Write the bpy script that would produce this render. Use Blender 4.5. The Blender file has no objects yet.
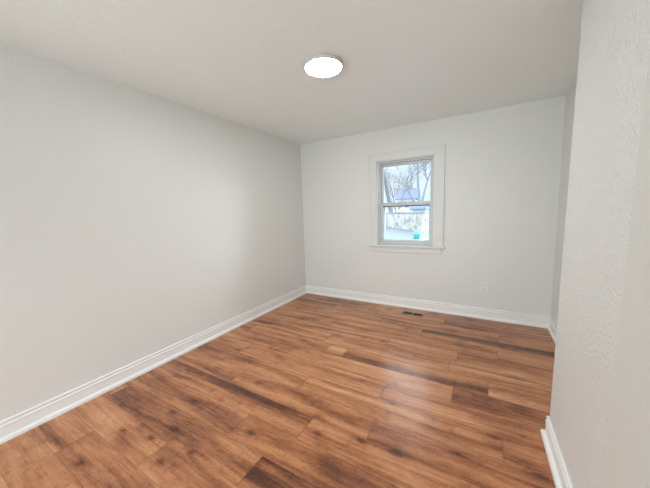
import bpy, bmesh, math, random
import numpy as np
from mathutils import Matrix, Vector

S = bpy.context.scene
COL = S.collection
PI = math.pi

# ------------------------------------------------------------------ camera
CAM = (2.5574, -3.7083, 1.3601)
YAW, PITCH, ROLL, FPX = -0.5270, -0.1182, -0.0329, 270.18


def camera():
    cy, sy = math.cos(YAW), math.sin(YAW)
    fwd = Vector((sy * math.cos(PITCH), cy * math.cos(PITCH), math.sin(PITCH)))
    r = Vector((cy, -sy, 0))
    u = r.cross(fwd)
    r2 = math.cos(ROLL) * r + math.sin(ROLL) * u
    u2 = -math.sin(ROLL) * r + math.cos(ROLL) * u
    m = Matrix((r2, u2, -fwd)).transposed().to_4x4()
    m.translation = CAM
    cd = bpy.data.cameras.new('camera')
    cd.sensor_fit = 'HORIZONTAL'
    cd.sensor_width = 36
    cd.lens = 36 * FPX / 650
    cd.clip_start = 0.02
    cd.clip_end = 300
    o = bpy.data.objects.new('camera', cd)
    o.matrix_world = m
    COL.objects.link(o)
    S.camera = o


camera()

# ------------------------------------------------------------------ light
EXPOSURE = 0.0
SKY = 0.74
GLOW = 18.0
GLOW_DIR = (0.82, 0.55, 0.22)
LAMP = 99.0
REAR = 138.0
REAR_TILT = 48
S.view_settings.view_transform = 'Standard'
S.view_settings.look = 'None'
S.view_settings.gamma = 1
S.view_settings.use_curve_mapping = False
S.view_settings.exposure = EXPOSURE


def world():
    w = bpy.data.worlds.new('winter_sky')
    S.world = w
    w.use_nodes = True
    nt = w.node_tree
    nt.nodes.clear()
    out = nt.nodes.new('ShaderNodeOutputWorld')
    bg = nt.nodes.new('ShaderNodeBackground')
    tc = nt.nodes.new('ShaderNodeTexCoord')
    sx = nt.nodes.new('ShaderNodeSeparateXYZ')
    rp = nt.nodes.new('ShaderNodeValToRGB')
    e = rp.color_ramp.elements
    e[0].position = 0.0
    e[0].color = (1.15, 1.34, 1.42, 1)
    e[1].position = 0.14
    e[1].color = (1.2, 1.35, 1.5, 1)
    a = e.new(0.45)
    a.color = (6.5, 6.7, 7.0, 1)
    b = e.new(1.0)
    b.color = (4.0, 4.5, 5.2, 1)
    nt.links.new(tc.outputs['Generated'], sx.inputs[0])
    nt.links.new(sx.outputs['Z'], rp.inputs[0])
    nt.links.new(rp.outputs[0], bg.inputs[0])
    bg.inputs[1].default_value = SKY
    # broad veiled-sun glow to the right of the window view
    dt = nt.nodes.new('ShaderNodeVectorMath')
    dt.operation = 'DOT_PRODUCT'
    dt.inputs[1].default_value = Vector(GLOW_DIR).normalized()
    nt.links.new(tc.outputs['Generated'], dt.inputs[0])
    mxx = nt.nodes.new('ShaderNodeMath')
    mxx.operation = 'MAXIMUM'
    mxx.inputs[1].default_value = 0.0
    nt.links.new(dt.outputs['Value'], mxx.inputs[0])
    pw = nt.nodes.new('ShaderNodeMath')
    pw.operation = 'POWER'
    pw.inputs[1].default_value = 7.0
    nt.links.new(mxx.outputs[0], pw.inputs[0])
    sc = nt.nodes.new('ShaderNodeVectorMath')
    sc.operation = 'SCALE'
    sc.inputs[0].default_value = (0.93, 1.0, 1.08)
    nt.links.new(pw.outputs[0], sc.inputs['Scale'])
    st = nt.nodes.new('ShaderNodeVectorMath')
    st.operation = 'SCALE'
    st.inputs['Scale'].default_value = GLOW
    nt.links.new(sc.outputs[0], st.inputs[0])
    ad = nt.nodes.new('ShaderNodeVectorMath')
    ad.operation = 'ADD'
    nt.links.new(rp.outputs[0], ad.inputs[0])
    nt.links.new(st.outputs[0], ad.inputs[1])
    nt.links.new(ad.outputs[0], bg.inputs[0])
    nt.links.new(bg.outputs[0], out.inputs[0])


world()


def area(name, loc, rot, sx, sy, energy, color, portal=False):
    l = bpy.data.lights.new(name, 'AREA')
    l.shape = 'RECTANGLE'
    l.size, l.size_y = sx, sy
    l.energy = energy
    l.color = color
    if portal:
        l.cycles.is_portal = True
    o = bpy.data.objects.new(name, l)
    o.location = loc
    o.rotation_euler = rot
    COL.objects.link(o)


# added fill light, shining through the added opening in the unseen rear wall
area('rear_fill_light', (1.5, -7.2, 0.8), (PI / 2 + math.radians(REAR_TILT), 0, 0), 1.9, 1.9, REAR, (0.88, 0.985, 0.98))
# sampling portal in the window the photo shows, facing -y
area('window_portal', (1.645, 0.16, 1.46), (-PI / 2, 0, 0), 0.72, 1.12, 1, (1, 1, 1), True)

# ------------------------------------------------------------------ materials


def srgb(r, g, b):
    f = lambda c: (c / 255 / 12.92) if c / 255 <= 0.04045 else ((c / 255 + 0.055) / 1.055) ** 2.4
    return (f(r), f(g), f(b), 1)


def mat(name, color, rough=0.5, spec=0.5, bump=None, metallic=0.0, var=0.0, var_scale=3.0):
    """procedural paint/plastic; bump = (scale, distance, detail)"""
    m = bpy.data.materials.new(name)
    m.use_nodes = True
    nt = m.node_tree
    p = nt.nodes['Principled BSDF']
    p.inputs['Base Color'].default_value = color
    p.inputs['Roughness'].default_value = rough
    p.inputs['Specular IOR Level'].default_value = spec
    p.inputs['Metallic'].default_value = metallic
    tc = nt.nodes.new('ShaderNodeTexCoord')
    if var:
        n = nt.nodes.new('ShaderNodeTexNoise')
        n.inputs['Scale'].default_value = var_scale
        n.inputs['Detail'].default_value = 4
        nt.links.new(tc.outputs['Object'], n.inputs['Vector'])
        mx = nt.nodes.new('ShaderNodeMix')
        mx.data_type = 'RGBA'
        mx.inputs[6].default_value = color
        mx.inputs[7].default_value = tuple(c * (1 - var) for c in color[:3]) + (1,)
        nt.links.new(n.outputs[0], mx.inputs[0])
        nt.links.new(mx.outputs[2], p.inputs['Base Color'])
    if bump:
        n = nt.nodes.new('ShaderNodeTexNoise')
        n.inputs['Scale'].default_value = bump[0]
        n.inputs['Detail'].default_value = bump[2]
        nt.links.new(tc.outputs['Object'], n.inputs['Vector'])
        b = nt.nodes.new('ShaderNodeBump')
        b.inputs['Strength'].default_value = 1.0
        b.inputs['Distance'].default_value = bump[1]
        nt.links.new(n.outputs[0], b.inputs['Height'])
        nt.links.new(b.outputs[0], p.inputs['Normal'])
    return m


WALL = (0.815, 0.825, 0.81, 1)
M_wall = mat('wall_paint', WALL, 0.42, 0.45, (70, 0.0012, 3))
M_wall_tex = mat('textured_wall_paint', WALL, 0.42, 0.5, (85, 0.007, 3))
M_wall_smooth = mat('smooth_wall_paint', (0.76, 0.76, 0.73, 1), 0.6, 0.3)
M_ceil = mat('ceiling_paint', (0.925, 0.965, 0.955, 1), 0.45, 0.4, (45, 0.0016, 3))
M_trim = mat('white_trim_paint', (0.92, 0.925, 0.92, 1), 0.35, 0.5)
M_casing = mat('casing_paint', (0.80, 0.79, 0.785, 1), 0.4, 0.5)
M_vinyl = mat('white_vinyl', (0.64, 0.665, 0.70, 1), 0.35, 0.5)
M_gasket = mat('grey_glazing_gasket', (0.50, 0.51, 0.53, 1), 0.6)
M_screen = mat('pale_screen_frame', (0.62, 0.68, 0.74, 1), 0.4)
M_plate = mat('outlet_white_plastic', (0.86, 0.86, 0.84, 1), 0.3)
M_slot = mat('outlet_slot_dark', (0.05, 0.05, 0.05, 1), 0.6)
M_steel = mat('screw_steel', (0.6, 0.6, 0.6, 1), 0.35, metallic=1)
M_regframe = mat('register_bronze', srgb(168, 140, 116), 0.45, metallic=0.2)
M_reglou = mat('register_louver_dark', srgb(46, 40, 34), 0.5, metallic=0.3)
M_regshade = mat('register_pit_shade', (0.008, 0.007, 0.006, 1), 0.9)
M_housing = mat('lamp_white_metal', (0.62, 0.60, 0.58, 1), 0.4)


def emis(name, color, strength):
    m = bpy.data.materials.new(name)
    m.use_nodes = True
    nt = m.node_tree
    p = nt.nodes['Principled BSDF']
    p.inputs['Base Color'].default_value = (0.9, 0.9, 0.88, 1)
    p.inputs['Emission Color'].default_value = color
    p.inputs['Emission Strength'].default_value = strength
    return m


M_diff = emis('lit_diffuser', (0.95, 0.975, 0.95, 1), LAMP)


def glass():
    m = bpy.data.materials.new('window_glass')
    m.use_nodes = True
    nt = m.node_tree
    nt.nodes.clear()
    out = nt.nodes.new('ShaderNodeOutputMaterial')
    t = nt.nodes.new('ShaderNodeBsdfTransparent')
    t.inputs[0].default_value = (0.96, 0.985, 0.985, 1)
    g = nt.nodes.new('ShaderNodeBsdfGlossy')
    g.inputs['Roughness'].default_value = 0.02
    f = nt.nodes.new('ShaderNodeFresnel')
    f.inputs[0].default_value = 1.3
    mx = nt.nodes.new('ShaderNodeMixShader')
    nt.links.new(f.outputs[0], mx.inputs[0])
    nt.links.new(t.outputs[0], mx.inputs[1])
    nt.links.new(g.outputs[0], mx.inputs[2])
    nt.links.new(mx.outputs[0], out.inputs[0])
    return m


M_glass = glass()


def floor_mat():
    m = bpy.data.materials.new('wood_plank_vinyl')
    m.use_nodes = True
    nt = m.node_tree
    L = nt.links.new
    p = nt.nodes['Principled BSDF']
    at = nt.nodes.new('ShaderNodeAttribute')
    at.attribute_name = 'plank'          # r = tone, g = plank id, b = seam
    sp = nt.nodes.new('ShaderNodeSeparateColor')
    L(at.outputs['Color'], sp.inputs[0])
    tc = nt.nodes.new('ShaderNodeTexCoord')
    off = nt.nodes.new('ShaderNodeCombineXYZ')
    mu = nt.nodes.new('ShaderNodeMath')
    mu.operation = 'MULTIPLY'
    mu.inputs[1].default_value = 37.0
    L(sp.outputs[1], mu.inputs[0])
    L(mu.outputs[0], off.inputs[0])
    L(mu.outputs[0], off.inputs[2])
    ad = nt.nodes.new('ShaderNodeVectorMath')
    ad.operation = 'ADD'
    L(tc.outputs['Object'], ad.inputs[0])
    L(off.outputs[0], ad.inputs[1])

    def noise(sx, sy, detail, rough, dist=0.0):
        mp = nt.nodes.new('ShaderNodeMapping')
        mp.inputs['Scale'].default_value = (sx, sy, 1)
        L(ad.outputs[0], mp.inputs[0])
        n = nt.nodes.new('ShaderNodeTexNoise')
        n.inputs['Scale'].default_value = 1.0
        n.inputs['Detail'].default_value = detail
        n.inputs['Roughness'].default_value = rough
        n.inputs['Distortion'].default_value = dist
        L(mp.outputs[0], n.inputs['Vector'])
        return n.outputs[0]

    def mth(op, a, b):
        n = nt.nodes.new('ShaderNodeMath')
        n.operation = op
        for i, v in enumerate((a, b)):
            if isinstance(v, (int, float)):
                n.inputs[i].default_value = v
            else:
                L(v, n.inputs[i])
        return n.outputs[0]

    g1 = noise(7, 150, 4, 0.65, 0.6)       # fine grain
    g2 = noise(2.5, 38, 4, 0.6, 1.2)       # broad grain
    g3 = noise(60, 70, 2, 0.5)             # pores / saw marks
    tone = sp.outputs[0]
    tone = mth('ADD', tone, mth('MULTIPLY', mth('SUBTRACT', g1, 0.5), 0.50))
    tone = mth('ADD', tone, mth('MULTIPLY', mth('SUBTRACT', g2, 0.5), 0.40))
    tone = mth('ADD', tone, mth('MULTIPLY', mth('SUBTRACT', g3, 0.5), 0.28))
    rp = nt.nodes.new('ShaderNodeValToRGB')
    e = rp.color_ramp.elements
    e[0].position, e[0].color = 0.0, srgb(86, 52, 38)
    e[1].position, e[1].color = 1.0, srgb(222, 172, 126)
    for pos, c in ((0.22, srgb(124, 77, 53)), (0.45, srgb(168, 109, 74)), (0.62, srgb(191, 130, 90)), (0.8, srgb(206, 147, 105))):
        x = e.new(pos)
        x.color = c
    L(tone, rp.inputs[0])
    mx = nt.nodes.new('ShaderNodeMix')
    mx.data_type = 'RGBA'
    L(sp.outputs[2], mx.inputs[0])
    L(rp.outputs[0], mx.inputs[6])
    mx.inputs[7].default_value = srgb(96, 62, 46)
    L(mx.outputs[2], p.inputs['Base Color'])
    rr = mth('ADD', mth('MULTIPLY', g1, 0.14), 0.17)
    L(rr, p.inputs['Roughness'])
    p.inputs['Specular IOR Level'].default_value = 0.42
    b = nt.nodes.new('ShaderNodeBump')
    b.inputs['Strength'].default_value = 0.5
    b.inputs['Distance'].default_value = 0.0008
    L(g1, b.inputs['Height'])
    L(b.outputs[0], p.inputs['Normal'])
    return m


M_floor = floor_mat()

# ------------------------------------------------------------------ mesh helpers


def obj(name, bm, m, parent=None, smooth=False, loc=None):
    me = bpy.data.meshes.new(name)
    bmesh.ops.recalc_face_normals(bm, faces=bm.faces)
    bm.to_mesh(me)
    bm.free()
    for mm in (m if isinstance(m, (list, tuple)) else [m]):
        me.materials.append(mm)
    if smooth:
        for p in me.polygons:
            p.use_smooth = True
    o = bpy.data.objects.new(name, me)
    COL.objects.link(o)
    if loc:
        o.location = loc
    if parent:
        o.parent = parent
    return o


def struct(name, bm, m):
    o = obj(name, bm, m)
    o['kind'] = 'structure'
    return o


def thing(name, label, cat, loc=(0, 0, 0), group=None):
    o = bpy.data.objects.new(name, None)
    o.empty_display_size = 0.1
    o.location = loc
    COL.objects.link(o)
    o['label'] = label
    o['category'] = cat
    if group:
        o['group'] = group
    return o


def box(bm, x0, x1, y0, y1, z0, z1, bev=0.0):
    v = [bm.verts.new(c) for c in ((x0, y0, z0), (x1, y0, z0), (x1, y1, z0), (x0, y1, z0),
                                   (x0, y0, z1), (x1, y0, z1), (x1, y1, z1), (x0, y1, z1))]
    fs = [bm.faces.new([v[i] for i in f]) for f in
          ((3, 2, 1, 0), (4, 5, 6, 7), (0, 1, 5, 4), (1, 2, 6, 5), (2, 3, 7, 6), (3, 0, 4, 7))]
    if bev:
        es = list({e for f in fs for e in f.edges})
        bmesh.ops.bevel(bm, geom=es, offset=bev, segments=2, affect='EDGES', profile=0.6)


def prism(bm, poly, z0, z1, lean=None):
    """vertical prism over an xy polygon; lean(x, y, z) -> x"""
    f = lean or (lambda x, y, z: x)
    lo = [bm.verts.new((f(x, y, z0), y, z0)) for x, y in poly]
    hi = [bm.verts.new((f(x, y, z1), y, z1)) for x, y in poly]
    n = len(poly)
    bm.faces.new(lo[::-1])
    bm.faces.new(hi)
    for i in range(n):
        bm.faces.new((lo[i], lo[(i + 1) % n], hi[(i + 1) % n], hi[i]))


def frame(bm, x0, x1, z0, z1, w, y0, y1, wb=None, wt=None, bev=0.0):
    """rectangular frame in the xz plane as four bars"""
    wb = w if wb is None else wb
    wt = w if wt is None else wt
    box(bm, x0, x0 + w, y0, y1, z0, z1, bev)
    box(bm, x1 - w, x1, y0, y1, z0, z1, bev)
    box(bm, x0 + w, x1 - w, y0, y1, z0, z0 + wb, bev)
    box(bm, x0 + w, x1 - w, y0, y1, z1 - wt, z1, bev)


def lathe(bm, prof, n=48, c=(0, 0)):
    rings = []
    for r, z in prof:
        if r < 1e-6:
            rings.append([bm.verts.new((c[0], c[1], z))])
        else:
            rings.append([bm.verts.new((c[0] + r * math.cos(2 * PI * i / n), c[1] + r * math.sin(2 * PI * i / n), z)) for i in range(n)])
    for a, b in zip(rings, rings[1:]):
        for i in range(n):
            q = [a[i % len(a)], a[(i + 1) % len(a)], b[(i + 1) % len(b)], b[i % len(b)]]
            q = list(dict.fromkeys(q))
            if len(q) > 2:
                bm.faces.new(q)


def tube(bm, a, b, ra, rb, n=5):
    a, b = Vector(a), Vector(b)
    d = (b - a).normalized()
    s = d.orthogonal().normalized()
    t = d.cross(s)
    ra_, rb_ = [], []
    for i in range(n):
        k = s * math.cos(2 * PI * i / n) + t * math.sin(2 * PI * i / n)
        ra_.append(bm.verts.new(a + k * ra))
        rb_.append(bm.verts.new(b + k * rb))
    for i in range(n):
        bm.faces.new((ra_[i], ra_[(i + 1) % n], rb_[(i + 1) % n], rb_[i]))
    bm.faces.new(rb_)


# ------------------------------------------------------------------ the room
H = 2.44
W = 3.2495                  # recessed part of the right wall
XB = 2.9416                 # bumped-out part of the right wall, at z = 1.3
Y1 = -1.8225                 # corner where the bump-out starts
Y2 = -2.536                 # where its textured stretch ends
YR = -4.9
AN, LE = 0.0096, 0.0066
# window opening
WX0, WX1, WZ0, WZ1 = 1.272, 2.028, 0.872, 2.030


def bump_x(y, z):
    x = XB + AN * (Y1 - y) + LE * (z - 1.3)
    if y < Y2:
        x -= 0.055 * (Y2 - y)
    return x


# floor: planks as a fine grid with a tone per vertex (wood pattern only)
PW = 0.19
rng = np.random.default_rng(11)


def vnoise(x, y, seed):
    """value noise on numpy arrays"""
    xi, yi = np.floor(x).astype(int), np.floor(y).astype(int)
    fx, fy = x - xi, y - yi
    fx, fy = fx * fx * (3 - 2 * fx), fy * fy * (3 - 2 * fy)

    def h(i, j):
        n = (i * 374761393 + j * 668265263 + seed * 982451653) & 0x7fffffff
        n = (n ^ (n >> 13)) * 1274126177 & 0x7fffffff
        return ((n ^ (n >> 16)) & 0xffff) / 65535.0
    return (h(xi, yi) * (1 - fx) + h(xi + 1, yi) * fx) * (1 - fy) + (h(xi, yi + 1) * (1 - fx) + h(xi + 1, yi + 1) * fx) * fy


OY = -0.055
# joints the photo shows, by plank row (row k spans y = OY - 0.19 k downwards)
JOINTS = {0: [1.30], 1: [0.75, 2.2], 2: [1.5, 2.75], 3: [0.6, 2.02], 4: [1.0, 2.72], 5: [0.35, 1.75, 2.40],
          6: [1.15, 2.35], 7: [0.2, 1.25, 1.45, 2.637], 8: [0.95, 2.41], 9: [0.5, 1.95], 10: [1.35, 2.7],
          11: [0.8, 2.0], 12: [0.3, 1.625, 2.9], 13: [1.222, 2.45], 14: [0.1, 1.525, 2.75], 15: [0.95, 2.2],
          16: [0.42, 1.8]}
# dark heartwood bands (row, x0, x1, y centre, half width, depth)
BANDS = [(3, 2.02, 3.25, -0.645, 0.045, 0.42), (7, 1.45, 2.637, -1.52, 0.045, 0.46), (12, 0.0, 1.625, -2.355, 0.05, 0.42),
         (13, 0.0, 1.222, -2.60, 0.06, 0.34), (2, 0.05, 0.85, -0.53, 0.05, 0.30), (0, 0.25, 1.25, -0.17, 0.05, 0.36),
         (5, 2.40, 3.2, -1.06, 0.05, 0.30), (8, 2.41, 3.0, -1.65, 0.07, 0.36), (14, 1.525, 2.1, -2.77, 0.09, 0.38),
         (11, 0.6, 1.3, -2.2, 0.035, 0.18), (9, 1.3, 2.0, -1.83, 0.04, 0.2), (1, 0.0, 0.75, -0.33, 0.05, 0.3),
         (14, 0.1, 1.3, -2.80, 0.06, 0.22), (15, 0.5, 1.0, -3.0, 0.06, 0.2), (9, 2.5, 3.0, -1.85, 0.04, 0.3),
         (10, 2.2, 2.95, -2.03, 0.03, 0.18), (13, 1.75, 2.25, -2.57, 0.05, 0.32), (6, 0.0, 1.0, -1.27, 0.05, 0.18),
         (4, 1.0, 2.1, -0.93, 0.04, 0.16), (6, 1.3, 2.3, -1.29, 0.035, 0.16), (10, 0.0, 0.9, -2.05, 0.05, 0.22),
         (1, 2.2, 3.2, -0.35, 0.05, 0.18), (5, 0.4, 1.6, -1.10, 0.04, 0.14)]
KNOTS = [(2.48, -2.17), (2.66, -1.95), (1.98, -2.35), (2.18, -2.33), (0.64, -3.22), (0.59, -2.99), (0.88, -2.82),
         (1.04, -3.0), (1.14, -2.88), (2.86, -2.12), (1.34, -2.61), (0.45, -1.9), (0.95, -1.45), (1.7, -1.1), (2.4, -0.75),
         (0.72, -2.74), (0.82, -2.93), (1.72, -2.42), (0.3, -2.42), (0.75, -2.6), (2.05, -1.95)]
LIGHTS = [(7, 1.25, 1.45, 0.12), (12, 1.625, 2.9, 0.08), (9, 0.5, 1.95, 0.05)]


def build_floor():
    verts, faces, cols = [], [], []
    base = 0
    pid = 0
    nv = 16
    for k in range(27):
        yt = OY - PW * k if k else 0.0
        yb = OY - PW * (k + 1)
        if k in JOINTS:
            js = JOINTS[k]
        else:
            s = rng.uniform(0.1, 1.2)
            js = [s, s + 1.22, s + 2.44]
        ends = [0.0] + [j for j in js if 0.05 < j < 3.2] + [3.26]
        for x0, x1 in zip(ends, ends[1:]):
            pid += 1
            nu = max(4, int((x1 - x0) / 0.011))
            u = np.linspace(x0, x1, nu + 1)
            sh = OY + 0.04
            v = np.concatenate(([yt, yt - 0.0016], np.linspace(yt - 0.006, yb + 0.006, nv), [yb + 0.0016, yb]))
            X, Y = np.meshgrid(u, v, indexing='ij')
            sd = pid * 17 + 3
            ph = pid * 5.37
            wx = X + 0.09 * (vnoise(X * 3 + ph, Y * 14, sd) - 0.5)
            wy = Y + 0.05 * (vnoise(X * 2.2 + ph, Y * 7, sd + 1) - 0.5)
            t = 0.60 + rng.uniform(-0.07, 0.07)
            T = np.full(X.shape, t)
            T += 0.46 * (vnoise(wx * 0.9 + ph, wy * 21, sd + 2) - 0.5)
            T += 0.20 * (vnoise(wx * 4.0 + ph, wy * 30, sd + 3) - 0.5)
            T += 0.15 * (vnoise(wx * 11 + ph, wy * 60, sd + 4) - 0.5)
            T += 0.11 * (vnoise(wx * 34 + ph, wy * 85, sd + 6) - 0.5)
            ring = np.sin(wy * 170 + 9 * vnoise(X * 1.6 + ph, Y * 6, sd + 7) + ph)
            T += 0.09 * ring * vnoise(X * 2.1 + ph, Y * 9, sd + 8)
            fl = np.clip((vnoise(X * 26 + ph, Y * 17, sd + 9) - 0.72) / 0.2, 0, 1) * np.clip((vnoise(X * 4 + ph, Y * 8, sd + 10) - 0.45) / 0.3, 0, 1)
            T -= 0.14 * fl
            bl = vnoise(wx * 5 + ph, wy * 12, sd + 5)
            T -= 0.16 * np.clip((bl - 0.62) / 0.3, 0, 1)
            for (r, a, b, yc, hw, dp) in BANDS:
                if r == k and a < x1 and b > x0 and min(b, x1) - max(a, x0) > 0.1:
                    wob = yc + sh + 0.02 * (vnoise(X * 2.5, X * 0 + r, 71) - 0.5)
                    ed = np.clip((X - a) / 0.12 + (1 if a <= x0 + .02 else 0), 0, 1) * np.clip((b - X) / 0.3 + (1 if b >= x1 - .02 else 0), 0, 1)
                    amp = 0.75 + 0.5 * vnoise(X * 3.1, wy * 18, 91 + r)
                    T -= 0.9 * dp * amp * ed * np.exp(-((wy - wob) / (1.35 * hw)) ** 2)
            for (r, a, b, dl) in LIGHTS:
                if r == k and a >= x0 - .02 and b <= x1 + .02:
                    T += dl
            for (kx, ky) in KNOTS:
                ky = ky + sh
                if yb - 0.02 < ky < yt + 0.02 and x0 < kx < x1:
                    d = np.sqrt(((X - kx) / 2.0) ** 2 + (Y - ky) ** 2)
                    ring = 0.5 + 0.5 * np.sin(d * 330 + 3 * vnoise(X * 20, Y * 40, 5))
                    T -= 0.42 * np.exp(-(d / 0.012) ** 2) + 0.16 * np.exp(-(d / 0.035) ** 2) * (0.4 + ring)
            seam = np.zeros(X.shape)
            seam[:, 0] = seam[:, -1] = 0.5
            seam[:, 1] = seam[:, -2] = 0.1
            seam[0, :] = seam[-1, :] = 0.35
            C = np.stack([T, np.full(X.shape, (pid * 0.6180339) % 1.0), seam, np.ones(X.shape)], -1)
            nj = len(v)
            verts.append(np.stack([X, Y, np.zeros(X.shape)], -1).reshape(-1, 3))
            cols.append(C.reshape(-1, 4))
            idx = base + np.arange(X.size).reshape(nu + 1, nj)
            faces.append(np.stack([idx[:-1, :-1], idx[:-1, 1:], idx[1:, 1:], idx[1:, :-1]], -1).reshape(-1, 4))
            base += X.size
    V = np.concatenate(verts)
    F = np.concatenate(faces)[:, ::-1]
    C = np.concatenate(cols)
    me = bpy.data.meshes.new('floor')
    me.vertices.add(len(V))
    me.vertices.foreach_set('co', V.astype(np.float32).ravel())
    me.loops.add(F.size)
    me.loops.foreach_set('vertex_index', F.astype(np.int32).ravel())
    me.polygons.add(len(F))
    me.polygons.foreach_set('loop_start', (np.arange(len(F)) * 4).astype(np.int32))
    me.polygons.foreach_set('loop_total', np.full(len(F), 4, np.int32))
    me.update()
    at = me.color_attributes.new('plank', 'FLOAT_COLOR', 'POINT')
    at.data.foreach_set('color', np.clip(C, 0, 1.2).astype(np.float32).ravel())
    me.materials.append(M_floor)
    me.validate()
    if me.polygons[0].normal.z < 0:
        me.flip_normals()
    o = bpy.data.objects.new('floor', me)
    COL.objects.link(o)
    o['kind'] = 'structure'


build_floor()

bm = bmesh.new()
box(bm, -0.2, 3.6, YR - 0.2, 0.2, -0.25, -0.012)
struct('subfloor', bm, mat('subfloor_wood', srgb(120, 90, 60), 0.8))

bm = bmesh.new()
box(bm, -0.2, 3.6, YR - 0.2, 0.2, H, H + 0.15)
struct('ceiling', bm, M_ceil)

bm = bmesh.new()
box(bm, -0.15, 0, YR - 0.15, 0.15, -0.25, H)
struct('wall_left', bm, M_wall)

bm = bmesh.new()
box(bm, 0, WX0, 0, 0.15, -0.25, H)
box(bm, WX1, W + 0.15, 0, 0.15, -0.25, H)
box(bm, WX0, WX1, 0, 0.15, -0.25, WZ0 - 0.02)
box(bm, WX0, WX1, 0, 0.15, WZ1, H)
struct('wall_back', bm, M_wall)

bm = bmesh.new()
box(bm, W, W + 0.15, Y1 - 0.05, 0, -0.25, H)
struct('wall_right_recess', bm, M_wall)


def bump_lean(x, y, z):
    return x if x > 3.1 else bump_x(y, z)


bm = bmesh.new()
prism(bm, [(0, Y1), (0, Y2), (W + 0.15, Y2), (W + 0.15, Y1)], -0.02, H, bump_lean)
es = [e for e in bm.edges if abs(e.verts[0].co.z - e.verts[1].co.z) > 1 and all(v.co.y > Y1 - 1e-4 and v.co.x < 3.1 for v in e.verts)]
bmesh.ops.bevel(bm, geom=es, offset=0.008, segments=3, affect='EDGES', profile=0.5)
struct('wall_right', bm, M_wall_tex)

bm = bmesh.new()
prism(bm, [(0, Y2), (0, YR), (W + 0.15, YR), (W + 0.15, Y2)], -0.02, H, bump_lean)
struct('wall_right_smooth', bm, M_wall_smooth)

# rear wall behind the camera, its opening and frame added to admit the fill light
RX0, RX1, RZ0, RZ1 = 0.6, 2.5, 0.08, 2.08
bm = bmesh.new()
box(bm, 0, RX0, YR - 0.15, YR, -0.25, H)
box(bm, RX1, 3.4, YR - 0.15, YR, -0.25, H)
box(bm, RX0, RX1, YR - 0.15, YR, -0.25, RZ0)
box(bm, RX0, RX1, YR - 0.15, YR, RZ1, H)
struct('wall_rear', bm, M_wall)
bm = bmesh.new()
frame(bm, RX0, RX1, RZ0, RZ1, 0.05, YR - 0.12, YR - 0.06)
box(bm, 1.53, 1.57, YR - 0.115, YR - 0.065, RZ0 + 0.05, RZ1 - 0.05)
struct('added_rear_frame', bm, M_vinyl)

# ------------------------------------------------------------------ baseboards
BH = 0.1305
PROF = [(0.0, BH), (0.007, BH), (0.0105, BH - 0.004), (0.0115, BH - 0.011), (0.0085, BH - 0.019), (0.0085, BH - 0.024),
        (0.013, BH - 0.030), (0.014, BH - 0.036), (0.0115, BH - 0.042), (0.0115, 0.030), (0.019, 0.0285), (0.0265, 0.022), (0.030, 0.012),
        (0.030, 0.0), (0.0, 0.0)]
zb = 0.07
PATH = [(0, YR), (0, 0), (W, 0), (W, Y1), (bump_x(Y1, zb), Y1), (bump_x(Y2, zb), Y2), (bump_x(YR, zb), YR)]


def baseboard(name, i):
    def nrm(k):
        d = Vector(PATH[k + 1]) - Vector(PATH[k])
        d.normalize()
        return Vector((d.y, -d.x))

    def mitre(k):
        if k == 0 or k == len(PATH) - 1:
            return nrm(0 if k == 0 else k - 1)
        a, b = nrm(k - 1), nrm(k)
        return (a + b) / (1 + a.dot(b))
    bm = bmesh.new()
    secs = []
    for k in (i, i + 1):
        mv = mitre(k)
        secs.append([bm.verts.new((PATH[k][0] + mv.x * (d + 0.0), PATH[k][1] + mv.y * d, z + 0.0005)) for d, z in PROF])
    n = len(PROF)
    for j in range(n):
        bm.faces.new((secs[0][j], secs[0][(j + 1) % n], secs[1][(j + 1) % n], secs[1][j]))
    bm.faces.new(secs[0])
    bm.faces.new(secs[1][::-1])
    struct(name, bm, M_trim)


for i, nm in enumerate(['baseboard_left', 'baseboard_back', 'baseboard_right_recess', 'baseboard_right_return',
                        'baseboard_right', 'baseboard_right_rear']):
    baseboard(nm, i)

# ------------------------------------------------------------------ the window
win = bpy.data.objects.new('window_1', None)
win.location = (1.645, 0, WZ0)
COL.objects.link(win)
win['kind'] = 'structure'


def wpart(name, bm, m, parent=None):
    bm.transform(Matrix.Translation((-1.645, 0, -WZ0)))
    return obj(name, bm, m, parent or win)


CX0, CX1, CZ1 = 1.170, 2.136, 2.130
bm = bmesh.new()
box(bm, CX0, WX0, -0.018, 0.0, WZ0, CZ1, 0.002)
box(bm, WX1, CX1, -0.018, 0.0, WZ0, CZ1, 0.002)
box(bm, WX0, WX1, -0.018, 0.0, WZ1, CZ1, 0.002)
wpart('casing', bm, M_casing)
bm = bmesh.new()                      # thin raised moulding round the outer edge of the casing
box(bm, CX0 - 0.008, CX0 + 0.006, -0.024, 0.0, WZ0, CZ1 + 0.008, 0.002)
box(bm, CX1 - 0.006, CX1 + 0.008, -0.024, 0.0, WZ0, CZ1 + 0.008, 0.002)
box(bm, CX0 + 0.006, CX1 - 0.006, -0.024, 0.0, CZ1 - 0.006, CZ1 + 0.008, 0.002)
wpart('casing_edge_moulding', bm, M_casing)
bm = bmesh.new()
box(bm, 1.138, 2.166, -0.045, 0.0, WZ0 - 0.022, WZ0, 0.004)
box(bm, WX0, WX1, 0.0, 0.06, WZ0 - 0.02, WZ0)
wpart('sill', bm, M_casing)
bm = bmesh.new()
box(bm, 1.177, 2.122, -0.017, 0.0, WZ0 - 0.098, WZ0 - 0.022, 0.002)
wpart('apron', bm, M_casing)
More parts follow.
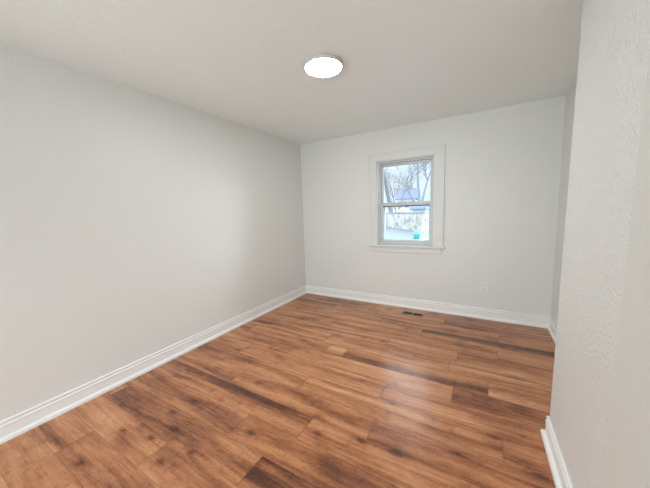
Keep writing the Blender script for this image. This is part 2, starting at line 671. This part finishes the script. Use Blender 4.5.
# jamb liners of the wooden opening
bm = bmesh.new()
box(bm, WX0, WX0 + 0.012, 0.0, 0.05, WZ0, WZ1)
box(bm, WX1 - 0.012, WX1, 0.0, 0.05, WZ0, WZ1)
box(bm, WX0 + 0.012, WX1 - 0.012, 0.0, 0.05, WZ1 - 0.012, WZ1)
wpart('jamb', bm, M_casing)
bm = bmesh.new()
frame(bm, WX0 + 0.001, WX1 - 0.001, WZ0, WZ1 - 0.001, 0.030, 0.05, 0.145, wb=0.022, wt=0.034)
wpart('window_frame', bm, M_vinyl)
FX0, FX1 = WX0 + 0.031, WX1 - 0.031
ZM = 1.435
# upper sash, set further out
bm = bmesh.new()
frame(bm, FX0, FX1, ZM - 0.02, WZ1 - 0.035, 0.031, 0.098, 0.126, wb=0.042, wt=0.036, bev=0.003)
us = wpart('upper_sash', bm, M_vinyl)
bm = bmesh.new()
box(bm, FX0 + 0.031, FX1 - 0.031, 0.110, 0.114, ZM + 0.022, WZ1 - 0.071)
wpart('pane', bm, M_glass, win)
# lower sash, nearer the room
bm = bmesh.new()
frame(bm, FX0, FX1, WZ0 + 0.022, ZM + 0.02, 0.035, 0.062, 0.092, wb=0.037, wt=0.044, bev=0.003)
ls = wpart('lower_sash', bm, M_vinyl)
bm = bmesh.new()
box(bm, FX0 + 0.035, FX1 - 0.035, 0.076, 0.080, WZ0 + 0.059, ZM - 0.024)
wpart('pane', bm, M_glass, win)
bm = bmesh.new()
frame(bm, FX0 + 0.033, FX1 - 0.033, WZ0 + 0.057, ZM - 0.022, 0.006, 0.070, 0.086)
frame(bm, FX0 + 0.029, FX1 - 0.029, ZM + 0.02, WZ1 - 0.069, 0.004, 0.104, 0.120)
wpart('glazing_bead', bm, M_gasket)
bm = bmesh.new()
box(bm, FX0 + 0.034, FX1 - 0.034, 0.070, 0.084, ZM - 0.034, ZM - 0.0235)  # dark strip painted in as the shade line under the meeting rail
wpart('meeting_rail_shade', bm, mat('rail_shade_dark', (0.06, 0.06, 0.065, 1), 0.6))
bm = bmesh.new()
frame(bm, FX0 - 0.002, FX1 + 0.002, WZ0 + 0.022, ZM + 0.01, 0.046, 0.130, 0.140)
wpart('screen_frame', bm, M_screen)
bm = bmesh.new()
box(bm, 1.615, 1.675, 0.066, 0.092, ZM + 0.02, ZM + 0.032, 0.003)
wpart('sash_lock', bm, M_vinyl)

# ------------------------------------------------------------------ ceiling light
LX, LY, LR = 1.514, -1.852, 0.144
lamp = thing('ceiling_light', 'round flush white ceiling lamp, lit, on the ceiling before the window', 'ceiling light', (LX, LY, H))
bm = bmesh.new()
lathe(bm, [(0, -0.0005), (LR - 0.004, -0.0005), (LR, -0.004), (LR, -0.026), (LR - 0.003, -0.0295), (LR - 0.009, -0.030), (LR - 0.010, -0.026), (0, -0.026)], 96)
obj('housing', bm, M_housing, lamp, True)
bm = bmesh.new()
lathe(bm, [(LR - 0.0105, -0.0262), (LR - 0.013, -0.0300), (LR * 0.6, -0.0325), (0, -0.0335)], 96)
obj('diffuser', bm, M_diff, lamp, True)

# ------------------------------------------------------------------ wall outlet
OX, OZ = 2.604, 0.395
ot = thing('wall_outlet', 'small white duplex outlet low on the back wall right of the window', 'outlet', (OX, 0, OZ))
bm = bmesh.new()
box(bm, -0.038, 0.038, -0.007, -0.0004, -0.058, 0.058, 0.0025)
obj('cover_plate', bm, M_plate, ot)
for s in (-1, 1):
    bm = bmesh.new()
    pts = []
    for i in range(28):
        a = 2 * PI * i / 28
        pts.append((0.0172 * math.cos(a), max(-0.0135, min(0.0135, 0.0172 * math.sin(a)))))
    fr = [bm.verts.new((x, -0.0088, z + s * 0.0195)) for x, z in pts]
    bk = [bm.verts.new((x, -0.006, z + s * 0.0195)) for x, z in pts]
    bm.faces.new(fr)
    bm.faces.new(bk[::-1])
    for i in range(28):
        bm.faces.new((fr[i], fr[(i + 1) % 28], bk[(i + 1) % 28], bk[i]))
    rc = obj('receptacle', bm, M_plate, ot)
    bm = bmesh.new()
    box(bm, -0.0075, -0.0052, -0.0092, -0.008, s * 0.0195 - 0.002, s * 0.0195 + 0.0065)
    box(bm, 0.0052, 0.0075, -0.0092, -0.008, s * 0.0195 - 0.002, s * 0.0195 + 0.0065)
    box(bm, -0.0022, 0.0022, -0.0092, -0.008, s * 0.0195 - 0.009, s * 0.0195 - 0.005)
    obj('slot', bm, M_slot, rc)
bm = bmesh.new()
lathe(bm, [(0.0034, 0), (0.0034, 0.0012), (0.002, 0.0018), (0, 0.0018)], 16)
bm.transform(Matrix.Translation((0, -0.0068, 0)) @ Matrix.Rotation(PI / 2, 4, 'X'))
obj('screw', bm, M_steel, ot)

# ------------------------------------------------------------------ floor register
VX, VY = 1.814, -0.222
rg = thing('floor_register', 'bronze metal floor vent with two dark louvred halves by the back baseboard', 'floor vent', (VX, VY, 0))
bm = bmesh.new()
hx, hy = 0.142, 0.058
ix, iy, mid = 0.118, 0.036, 0.010
for a in ((-hx, -ix, -hy, hy), (ix, hx, -hy, hy), (-ix, ix, -hy, -iy), (-ix, ix, iy, hy), (-mid, mid, -iy, iy)):
    box(bm, a[0], a[1], a[2], a[3], 0.001, 0.006, 0.0012)
obj('frame', bm, M_regframe, rg)
bm = bmesh.new()
box(bm, -ix, ix, -iy, iy, 0.0006, 0.0014)  # floor is uncut; near-black plate paints in the shade of the duct
obj('duct_shade_plate', bm, M_regshade, rg)
for s in (-1, 1):
    bm = bmesh.new()
    n = 9
    for i in range(n):
        x = s * (mid + (ix - mid) * (i + 0.5) / n)
        box(bm, x - 0.0022, x + 0.0022, -iy, iy, 0.0016, 0.0052)
    box(bm, min(s * mid, s * ix), max(s * mid, s * ix), -0.0025, 0.0025, 0.0018, 0.0056)
    obj('louver_bank', bm, M_reglou, rg)

# ------------------------------------------------------------------ outside the window
GZ = -0.5
M_snow = mat('thin_snow', (0.55, 0.60, 0.62, 1), 0.8, 0.2, var=0.12, var_scale=0.8)
M_drive = mat('concrete_drive', (0.205, 0.24, 0.26, 1), 0.8, 0.2, var=0.2, var_scale=0.6)
M_bark = mat('pale_bark', (0.20, 0.235, 0.27, 1), 0.9, 0.1, var=0.3, var_scale=3)
M_bark2 = mat('brown_bark', (0.22, 0.18, 0.17, 1), 0.9, 0.1, var=0.3, var_scale=3)
M_roof = mat('slate_blue_roof', (0.17, 0.205, 0.29, 1), 0.8, 0.2, var=0.25, var_scale=2)
M_roof2 = mat('blue_grey_roof', (0.13, 0.18, 0.24, 1), 0.8, 0.2, var=0.2, var_scale=2)
M_siding = mat('pale_siding', (0.55, 0.56, 0.58, 1), 0.8, 0.2, var=0.1)
M_brick = mat('rosy_brick', (0.34, 0.25, 0.26, 1), 0.85, 0.2, var=0.25, var_scale=6)
M_dark = mat('dark_house_glass', (0.10, 0.12, 0.15, 1), 0.2, 0.5)
M_teal = mat('teal_plastic', (0.06, 0.44, 0.42, 1), 0.4, 0.5)
M_cap = mat('grey_wall_cap', (0.28, 0.31, 0.33, 1), 0.8, 0.2)


def patchy_white():
    m = mat('whitewashed_block', (0.72, 0.75, 0.75, 1), 0.85, 0.2)
    nt = m.node_tree
    p = nt.nodes['Principled BSDF']
    tc = nt.nodes.new('ShaderNodeTexCoord')
    n = nt.nodes.new('ShaderNodeTexNoise')
    n.inputs['Scale'].default_value = 1.6
    n.inputs['Detail'].default_value = 5
    n.inputs['Roughness'].default_value = 0.65
    nt.links.new(tc.outputs['Object'], n.inputs['Vector'])
    rp = nt.nodes.new('ShaderNodeValToRGB')
    e = rp.color_ramp.elements
    e[0].position, e[0].color = 0.36, (0.28, 0.26, 0.245, 1)
    e[1].position, e[1].color = 0.56, (0.52, 0.55, 0.55, 1)
    nt.links.new(n.outputs[0], rp.inputs[0])
    nt.links.new(rp.outputs[0], p.inputs['Base Color'])
    return m


bm = bmesh.new()
box(bm, -60, 40, 0.16, 90, GZ - 0.2, GZ)
struct('ground', bm, M_drive)

# low whitewashed garden wall running obliquely across the view
A, B = Vector((-11.5, 31.9)), Vector((2.2, 14.3))
d = (B - A).normalized()
nrm = Vector((-d.y, d.x))


def slab(bm, off, th, z0, z1):
    pts = [A - nrm * off, B - nrm * off, B + nrm * (th - off), A + nrm * (th - off)]
    prism(bm, [(p.x, p.y) for p in pts], z0, z1)


gw = thing('garden_wall', 'low whitewashed patchy garden wall beyond the drive outside the window', 'garden wall', (A.x, A.y, GZ))
bm = bmesh.new()
slab(bm, 0, 0.25, GZ, 0.98)
bm.transform(Matrix.Translation((-A.x, -A.y, -GZ)))
obj('wall_face', bm, patchy_white(), gw)
bm = bmesh.new()
slab(bm, 0.05, 0.35, 0.98, 1.10)
bm.transform(Matrix.Translation((-A.x, -A.y, -GZ)))
obj('coping', bm, M_cap, gw)

# snowy slope rising behind the wall
bm = bmesh.new()
prof = [(0.2, 0.55), (8, 0.85), (20, 1.35), (45, 2.1), (75, 2.6)]
P0 = [bm.verts.new((A.x - 20, A.y + 22 + k, z)) if 0 else bm.verts.new((A.x + nrm.x * k - d.x * 40, A.y + nrm.y * k - d.y * 40, z)) for k, z in prof]
P1 = [bm.verts.new((B.x + nrm.x * k + d.x * 4, B.y + nrm.y * k + d.y * 4, z)) for k, z in prof]
for i in range(len(prof) - 1):
    bm.faces.new((P0[i], P0[i + 1], P1[i + 1], P1[i]))
struct('snowy_slope', bm, M_snow)

# teal tub on the drive
tb = thing('plastic_tub', 'small bright teal plastic tub on the drive outside the window', 'tub', (-0.93, 13.7, GZ))
bm = bmesh.new()
lathe(bm, [(0, 0), (0.15, 0), (0.17, 0.02), (0.21, 0.30), (0.20, 0.38), (0.13, 0.44), (0, 0.46)], 32)
obj('body', bm, M_teal, tb, True)
bm = bmesh.new()
lathe(bm, [(0.205, 0.27), (0.235, 0.27), (0.235, 0.30), (0.205, 0.30), (0.205, 0.27)], 32)
obj('rim', bm, M_teal, tb, True)


def house(name, label, x, y, z, rz, w, dpt, eave, ridge, roof, chimney=None, nwin=3):
    t = thing(name, label, 'house', (x, y, z))
    t.rotation_euler.z = rz
    bm = bmesh.new()
    box(bm, -w / 2, w / 2, 0, dpt, 0, eave)
    a = [bm.verts.new((sx * w / 2, dpt / 2 + k, z)) for sx in (-1, 1) for k, z in ((-dpt / 2, eave), (dpt / 2, eave), (0, ridge - 0.12))]
    bm.faces.new(a[:3])
    bm.faces.new(a[3:])
    obj('walls', bm, M_siding, t)
    bm = bmesh.new()
    o = 0.35
    for s in (-1, 1):
        y0 = dpt / 2 + s * (dpt / 2 + o)
        ze = eave - o * (ridge - eave) / (dpt / 2)
        q = [(-w / 2 - o, y0, ze), (w / 2 + o, y0, ze), (w / 2 + o, dpt / 2, ridge), (-w / 2 - o, dpt / 2, ridge)]
        lo = [bm.verts.new(p) for p in q]
        hi = [bm.verts.new((p[0], p[1], p[2] + 0.15)) for p in q]
        bm.faces.new(lo)
        bm.faces.new(hi)
        for i in range(4):
            bm.faces.new((lo[i], lo[(i + 1) % 4], hi[(i + 1) % 4], hi[i]))
    obj('roof', bm, roof, t)
    for i in range(nwin):
        cx = -w / 2 + w * (i + 0.5) / nwin
        bm = bmesh.new()
        frame(bm, cx - 0.5, cx + 0.5, eave - 1.7, eave - 0.5, 0.08, -0.04, 0.02)
        f = obj('window', bm, M_vinyl, t)
        bm = bmesh.new()
        box(bm, cx - 0.42, cx + 0.42, -0.012, 0.01, eave - 1.62, eave - 0.58)
        obj('pane', bm, M_dark, f)
    if chimney is not None:
        bm = bmesh.new()
        box(bm, chimney - 0.5, chimney + 0.5, dpt / 2 - 0.4, dpt / 2 + 0.4, ridge - 0.6, ridge + 0.75)
        obj('chimney', bm, M_brick, t)
    return t


house('house', 'far house with slate blue gable roof and rosy chimney between the bare trees', (-9.2), 46, 1.4, 0.2, 3.2, 6, 1.9, 3.7, M_roof, 0.5)
house('garage', 'low garage with blue grey roof behind the garden wall at right', -1.9, 28, 0.62, 0.2, 4.6, 4, 0.72, 1.35, M_roof2, None, 0)['category'] = 'garage'


def tree(name, label, base, top, r0, seed, levels, bark, spread=0.55, first=0.35, group=None, length=None, detail=0):
    """a bare tree: trunk from base to top, then forking limbs and twigs"""
    R = random.Random(seed)
    bm = bmesh.new()

    def grow(p, d, ln, r, lev):
        n = 4
        q = Vector(p)
        dd = Vector(d)
        for i in range(n):
            dd = (dd + Vector((R.gauss(0, 0.09), R.gauss(0, 0.09), R.gauss(0.03, 0.06)))).normalized()
            q2 = q + dd * ln / n
            ra, rb = r * (1 - 0.55 * i / n), r * (1 - 0.55 * (i + 1) / n)
            tube(bm, q - dd * ra * 0.4, q2, ra, rb, 8 if lev == levels else 4)
            if lev > 0 and (lev < levels or i / n >= first):
                for _ in range(R.randint(1, 2) if lev < levels else 2):
                    a = R.uniform(0, 2 * PI)
                    s = dd.orthogonal().normalized()
                    s = (Matrix.Rotation(a, 3, dd) @ s)
                    nd = (dd * (1 - spread * 0.7) + s * spread * R.uniform(0.6, 1.2)).normalized()
                    nd = (nd + Vector((0, 0, 0.25))).normalized()
                    grow(q2 - nd * rb * 0.5, nd, ln * R.uniform(0.45, 0.72), rb * 0.62, lev - 1)
            q = q2
    d = Vector(top) - Vector(base)
    grow((0, 0, 0), d.normalized(), length or d.length, r0, levels)
    o = obj(name, bm, bark, loc=base)
    o['label'] = label
    o['category'] = 'tree'
    return o


tree('bare_tree', 'bare pale tree leaning left across the right end of the blue roof outside', (-4.4, 33.6, 0.9), (-5.7, 33.6, 4.6), 0.15, 5, 4, M_bark, 0.6)
tree('bare_tree', 'bare pale tree with an upright trunk just right of the blue roofed house', (-5.15, 38, 1.2), (-4.9, 38, 7.0), 0.2, 8, 4, M_bark, 0.6)
tree('bare_tree', 'thin bare pale tree leaning right before the middle of the blue roof', (-9.4, 41.5, 1.3), (-8.0, 41.5, 6.6), 0.16, 21, 4, M_bark, 0.55)
tree('bare_tree', 'thick bare tree at the left of the upper pane', (-7.6, 31, 0.8), (-7.5, 31, 6.6), 0.36, 33, 4, M_bark, 0.5)
tree('bare_tree', 'slim brown bare tree just left of the house', (-5.85, 27, 0.5), (-6.0, 27, 3.4), 0.10, 44, 4, M_bark2, 0.5)
tree('bare_tree', 'tall bare tree farthest back, standing behind the house and the upright tree', (-10.0, 62, 1.9), (-9.6, 62, 11.5), 0.34, 50, 4, M_bark, 0.65)
